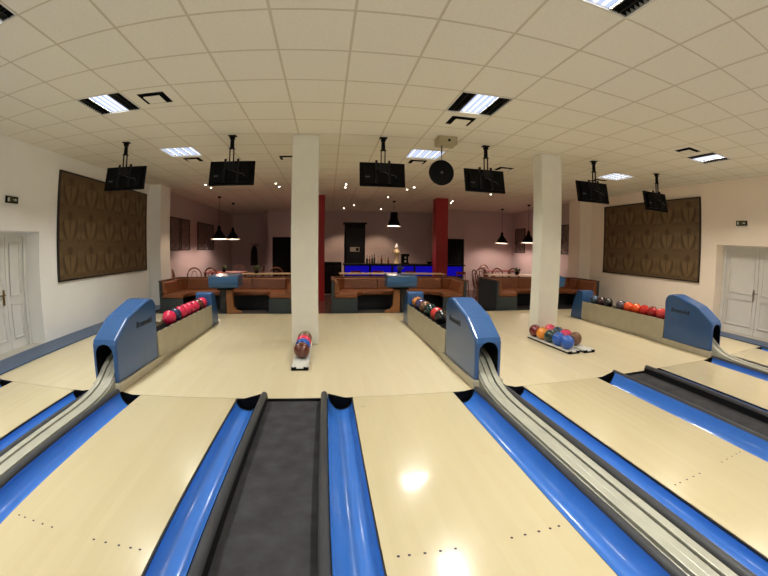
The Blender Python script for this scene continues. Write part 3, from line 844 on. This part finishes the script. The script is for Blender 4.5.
# bar
e = empty('bar_counter', (2.2, 13.6, ZB), 'long bar counter with glowing blue front panels', 'bar')
X0, X1 = -1.62, 2.9
MB().box(X0, X1, .02, .55, 0, 1.1).build('body', 'slate_dark', e)
MB().box(X0 - .05, X1 + .05, -.12, .62, 1.1, 1.145).build('worktop', 'black', e, bevel=.008)
xs = [(-1.6, -.73), (-.65, .09), (.17, .93), (1.01, 1.77), (1.9, 2.85)]
for a, b in xs:
    MB().box(a, b, 0, .015, .72, 1.07).build('glow_panel', 'bar_blue', e)
e = empty('black_cabinet', (1.02, 14.65, ZB), 'tall black cabinet with a moulded top standing behind the bar', 'cabinet')
MB().box(-.4, .4, 0, .5, 0, 2.68).build('body', 'black', e)
MB().box(-.46, .46, -.06, .56, 2.66, 2.73).build('cornice', 'black', e, bevel=.015)
MB().box(-.34, .34, -.015, 0, .6, 2.5).build('door', 'cap_dark', e)
pl = MB().box(-.19, .18, -.022, -.0155, 1.58, 1.76).build('plate', 'plinth', e)
MB().box(.04, .15, -.026, -.0225, 1.61, 1.73).build('emblem', 'black', pl)
e = empty('sideboard', (.02, 13.7, ZB), 'low black sideboard left of the bar, behind the red pillar', 'cabinet')
MB().box(-.5, .45, .0, .5, .05, 1.2).build('body', 'black', e)
for k in range(3): MB().box(-.45 + k * .3, -.18 + k * .3, -.015, 0, .1, 1.1).build('door', 'cap_dark', e)

def bottle(x, y, m, h, label):
    e = empty('bottle', (x, y, ZB + 1.145), label, 'bottle', 'bottles on the bar')
    MB().lathe([(.03, 0), (.036, .01), (.036, h * .55), (.014, h * .72), (.012, h)], n=12).build('glass_body', m, e)
    MB().lathe([(.014, h), (.014, h + .02)], n=10).build('stopper', 'black', e)
bl = ['green bottle at the left end of the bottle row, beside the black cabinet', 'amber bottle second in the bottle row', 'dark green bottle third in the bottle row', 'tall dark bottle fourth in the bottle row',
      'clear bottle in the middle of the bottle row', 'amber bottle just left of the middle of the bottle row end', 'clear bottle near the ornate cream tap', 'short amber bottle beside the ornate cream tap']
for i, (dx, m, h) in enumerate([(1.42, 'bottle_g', .3), (1.52, 'bottle_b', .27), (1.61, 'bottle_g', .31), (1.7, 'bottle_g', .34), (1.85, 'bottle_c', .27), (1.97, 'bottle_b', .3), (2.1, 'bottle_c', .29), (2.22, 'bottle_b', .24)]):
    bottle(dx, 13.85 + .04 * (i % 2), m, h, bl[i])
e = empty('beer_tap', (2.53, 13.85, ZB + 1.145), 'ornate cream ceramic beer tap on the bar', 'beer tap')
MB().lathe([(.1, 0), (.1, .03), (.07, .06), (.065, .3), (.11, .36), (.13, .42), (.12, .46), (.07, .5), (.05, .58)], n=18).build('body', 'cream', e)
MB().lathe([(.05, .58), (.085, .61), (.06, .68), (.02, .72), (.015, .76)], n=16).build('dome', 'white', e)
for s in (-1, 1): MB().tube([(s * .1, 0, .4), (s * .17, -.04, .42), (s * .17, -.05, .5)], .012, 6).build('lever', 'brass', e)
e = empty('coffee_machine', (2.86, 13.87, ZB + 1.145), 'black coffee machine right of the ornate beer tap', 'coffee machine')
MB().box(-.13, .13, -.1, .15, 0, .06).box(-.13, .13, .04, .15, .06, .34).box(-.14, .14, -.12, .16, .28, .38).build('body', 'black', e, bevel=.008)
MB().box(-.03, .03, -.09, -.05, .19, .28).build('spout', 'metal', e)
MB().lathe([(.03, .06), (.035, .13)], (0, -.05, 0), n=12).build('cup', 'white', e)
e = empty('bowl', (3.78, 13.75, ZB + 1.145), 'dark bowl on the bar beside the red pillar', 'bowl')
MB().lathe([(.05, 0), (.1, .06), (.12, .1), (.11, .1), (.05, .02)], n=16).build('bowl_body', 'black', e)
e = empty('table_plant', (2.02, 10.55, .795), 'small dark plant in a pot on the long table before the bar', 'plant')
MB().lathe([(.05, 0), (.065, .09), (.055, .09)], n=12).build('pot', 'black', e)
lf = MB()
for k in range(14):
    a = k * 2.4; r = .05 + .05 * (k % 3); lf.tube([(0, 0, .08), (r * .6 * cos(a), r * .6 * sin(a), .15), (r * cos(a), r * sin(a), .17 + .03 * (k % 4))], [.006, .018, .002], 5)
lf.build('foliage', 'plant', e)
for x, y, z, l in [(-3.55, 12.6, .72, 'small bushy plant on the orange topped table'), (6.75, 11.0, .76, 'small potted plant on the right long table'), (-2.05, 10.6, .795, 'pale green plant on the narrow table by the left booth'), (5.9, 10.8, .76, 'green basket plant on the right long table behind the booth')]:
    dup(e, (x, y, z), l)

# coat stand
e = empty('coat_stand', (-3.52, 18.0, ZB), 'coat stand with a hanging black coat in the far left corner', 'coat stand')
MB().tube([(0, 0, 0), (0, 0, 1.95)], .02).build('pole', 'chair', e)
b = MB()
for k in range(4): b.tube([(0, 0, .3), (.22 * cos(k * pi / 2 + .6), .22 * sin(k * pi / 2 + .6), .02)], .016)
b.build('base', 'chair', e)
b = MB()
for k in range(6): b.tube([(0, 0, 1.85), (.16 * cos(k * pi / 3), .16 * sin(k * pi / 3), 1.86), (.21 * cos(k * pi / 3), .21 * sin(k * pi / 3), 1.96)], .011, 6)
b.build('hook', 'chair', e)
o = MB().lathe([(.03, 1.84), (.12, 1.76), (.16, 1.5), (.17, 1.2), (.19, .92), (.16, .92)], n=14).build('hanging_coat', 'coat', None, (-3.52, 17.72, ZB))
tag(o, 'black coat hanging on the coat stand in the far left corner', 'coat', 'coats')

# pendant lamps
def pendant(x, y, z0, label, bell=False):
    e = empty('pendant_lamp', (x, y, H), label, 'pendant lamp', 'dark pendant lamps')
    MB().lathe([(.001, -.05), (.05, -.05), (.06, 0)], n=16, cap=False).build('canopy', 'black', e)
    zb = z0 - H
    if bell:
        pr = [(.02, zb + .49), (.13, zb + .48), (.135, zb + .27), (.165, zb + .2), (.215, zb + .06), (.235, zb)]
    else:
        pr = [(.02, zb + .43), (.05, zb + .4), (.055, zb + .3), (.12, zb + .2), (.2, zb + .09), (.265, zb + .015), (.27, zb)]
    MB().tube([(0, 0, -.04), (0, 0, pr[0][1])], .006, 6).build('cord', 'black', e)
    inner = [(max(r - .008, .01), zz - .003) for r, zz in pr[::-1]]
    s = MB().lathe(pr, n=24, cap=False); s.lathe(inner, n=24, cap=False, m=1); s.lathe([(pr[-1][0], zb), (inner[0][0], zb - .003)], n=24, cap=False)
    s.build('shade', ['black', 'shade_in'], e)
    MB().sphere((0, 0, zb + .085), .05, 14, 10).build('bulb', 'bulb', e)
    s2 = MB().lathe([(pr[-1][0] - .004, zb + .012), (pr[-1][0] - .002, zb - .012), (pr[-1][0] - .012, zb - .012), (pr[-1][0] - .014, zb + .012)], n=24, cap=False).build('rim', 'shade_in', e)
pendant(-3.65, 12.4, 1.83, 'dark cone pendant lamp, left one of the pair over the orange topped table')
pendant(-3.64, 14.2, 1.87, 'dark cone pendant lamp, right one of the pair near the coat stand')
pendant(2.3, 13.2, 2.33, 'large dark bell pendant lamp above the bar', True)
pendant(6.86, 13.9, 1.845, 'dark cone pendant lamp before the right back wall')
pendant(7.1, 12.2, 1.85, 'dark cone pendant lamp half hidden by the right white pillar')

# ------------------------------------------------------------------ camera: wide angle lens with barrel distortion
cd = bpy.data.cameras.new('camera'); co = bpy.data.objects.new('camera', cd); COL.objects.link(co)
cd.type = 'PANO'
P = cd if hasattr(cd, 'panorama_type') else cd.cycles
P.panorama_type = 'FISHEYE_LENS_POLYNOMIAL'
P.fisheye_fov = 3.1
cd.sensor_width = 36; cd.sensor_height = 27
P.fisheye_polynomial_k0 = 0
for i, k in enumerate((0.05652877336320082, 0.00022958418531858864, -4.714191394864943e-05, 1.5738333095140233e-06)):
    setattr(P, 'fisheye_polynomial_k%d' % (i + 1), -k)
RM = [[0.9891419000486726, 0.1469328718599858, 0.0030054508944214395], [-0.14646516119128966, 0.983898079080274, 0.10243303441447117], [0.012093722558059664, -0.10176100013818502, 0.9947353621569733]]
m = Matrix.Identity(4)
for i in range(3):
    m[i][0], m[i][1], m[i][2] = RM[i][0], RM[i][2], -RM[i][1]
m[2][3] = 1.467
co.matrix_world = m
cd.clip_start = .02; cd.clip_end = 100
SC.camera = co

w = bpy.data.worlds.new('world'); SC.world = w; w.use_nodes = True
w.node_tree.nodes['Background'].inputs[0].default_value = (.02, .018, .016, 1)
w.node_tree.nodes['Background'].inputs[1].default_value = 1
SC.view_settings.view_transform = 'Standard'
SC.view_settings.look = 'None'
SC.view_settings.exposure = 0
SC.view_settings.gamma = 1
SC.view_settings.use_curve_mapping = False
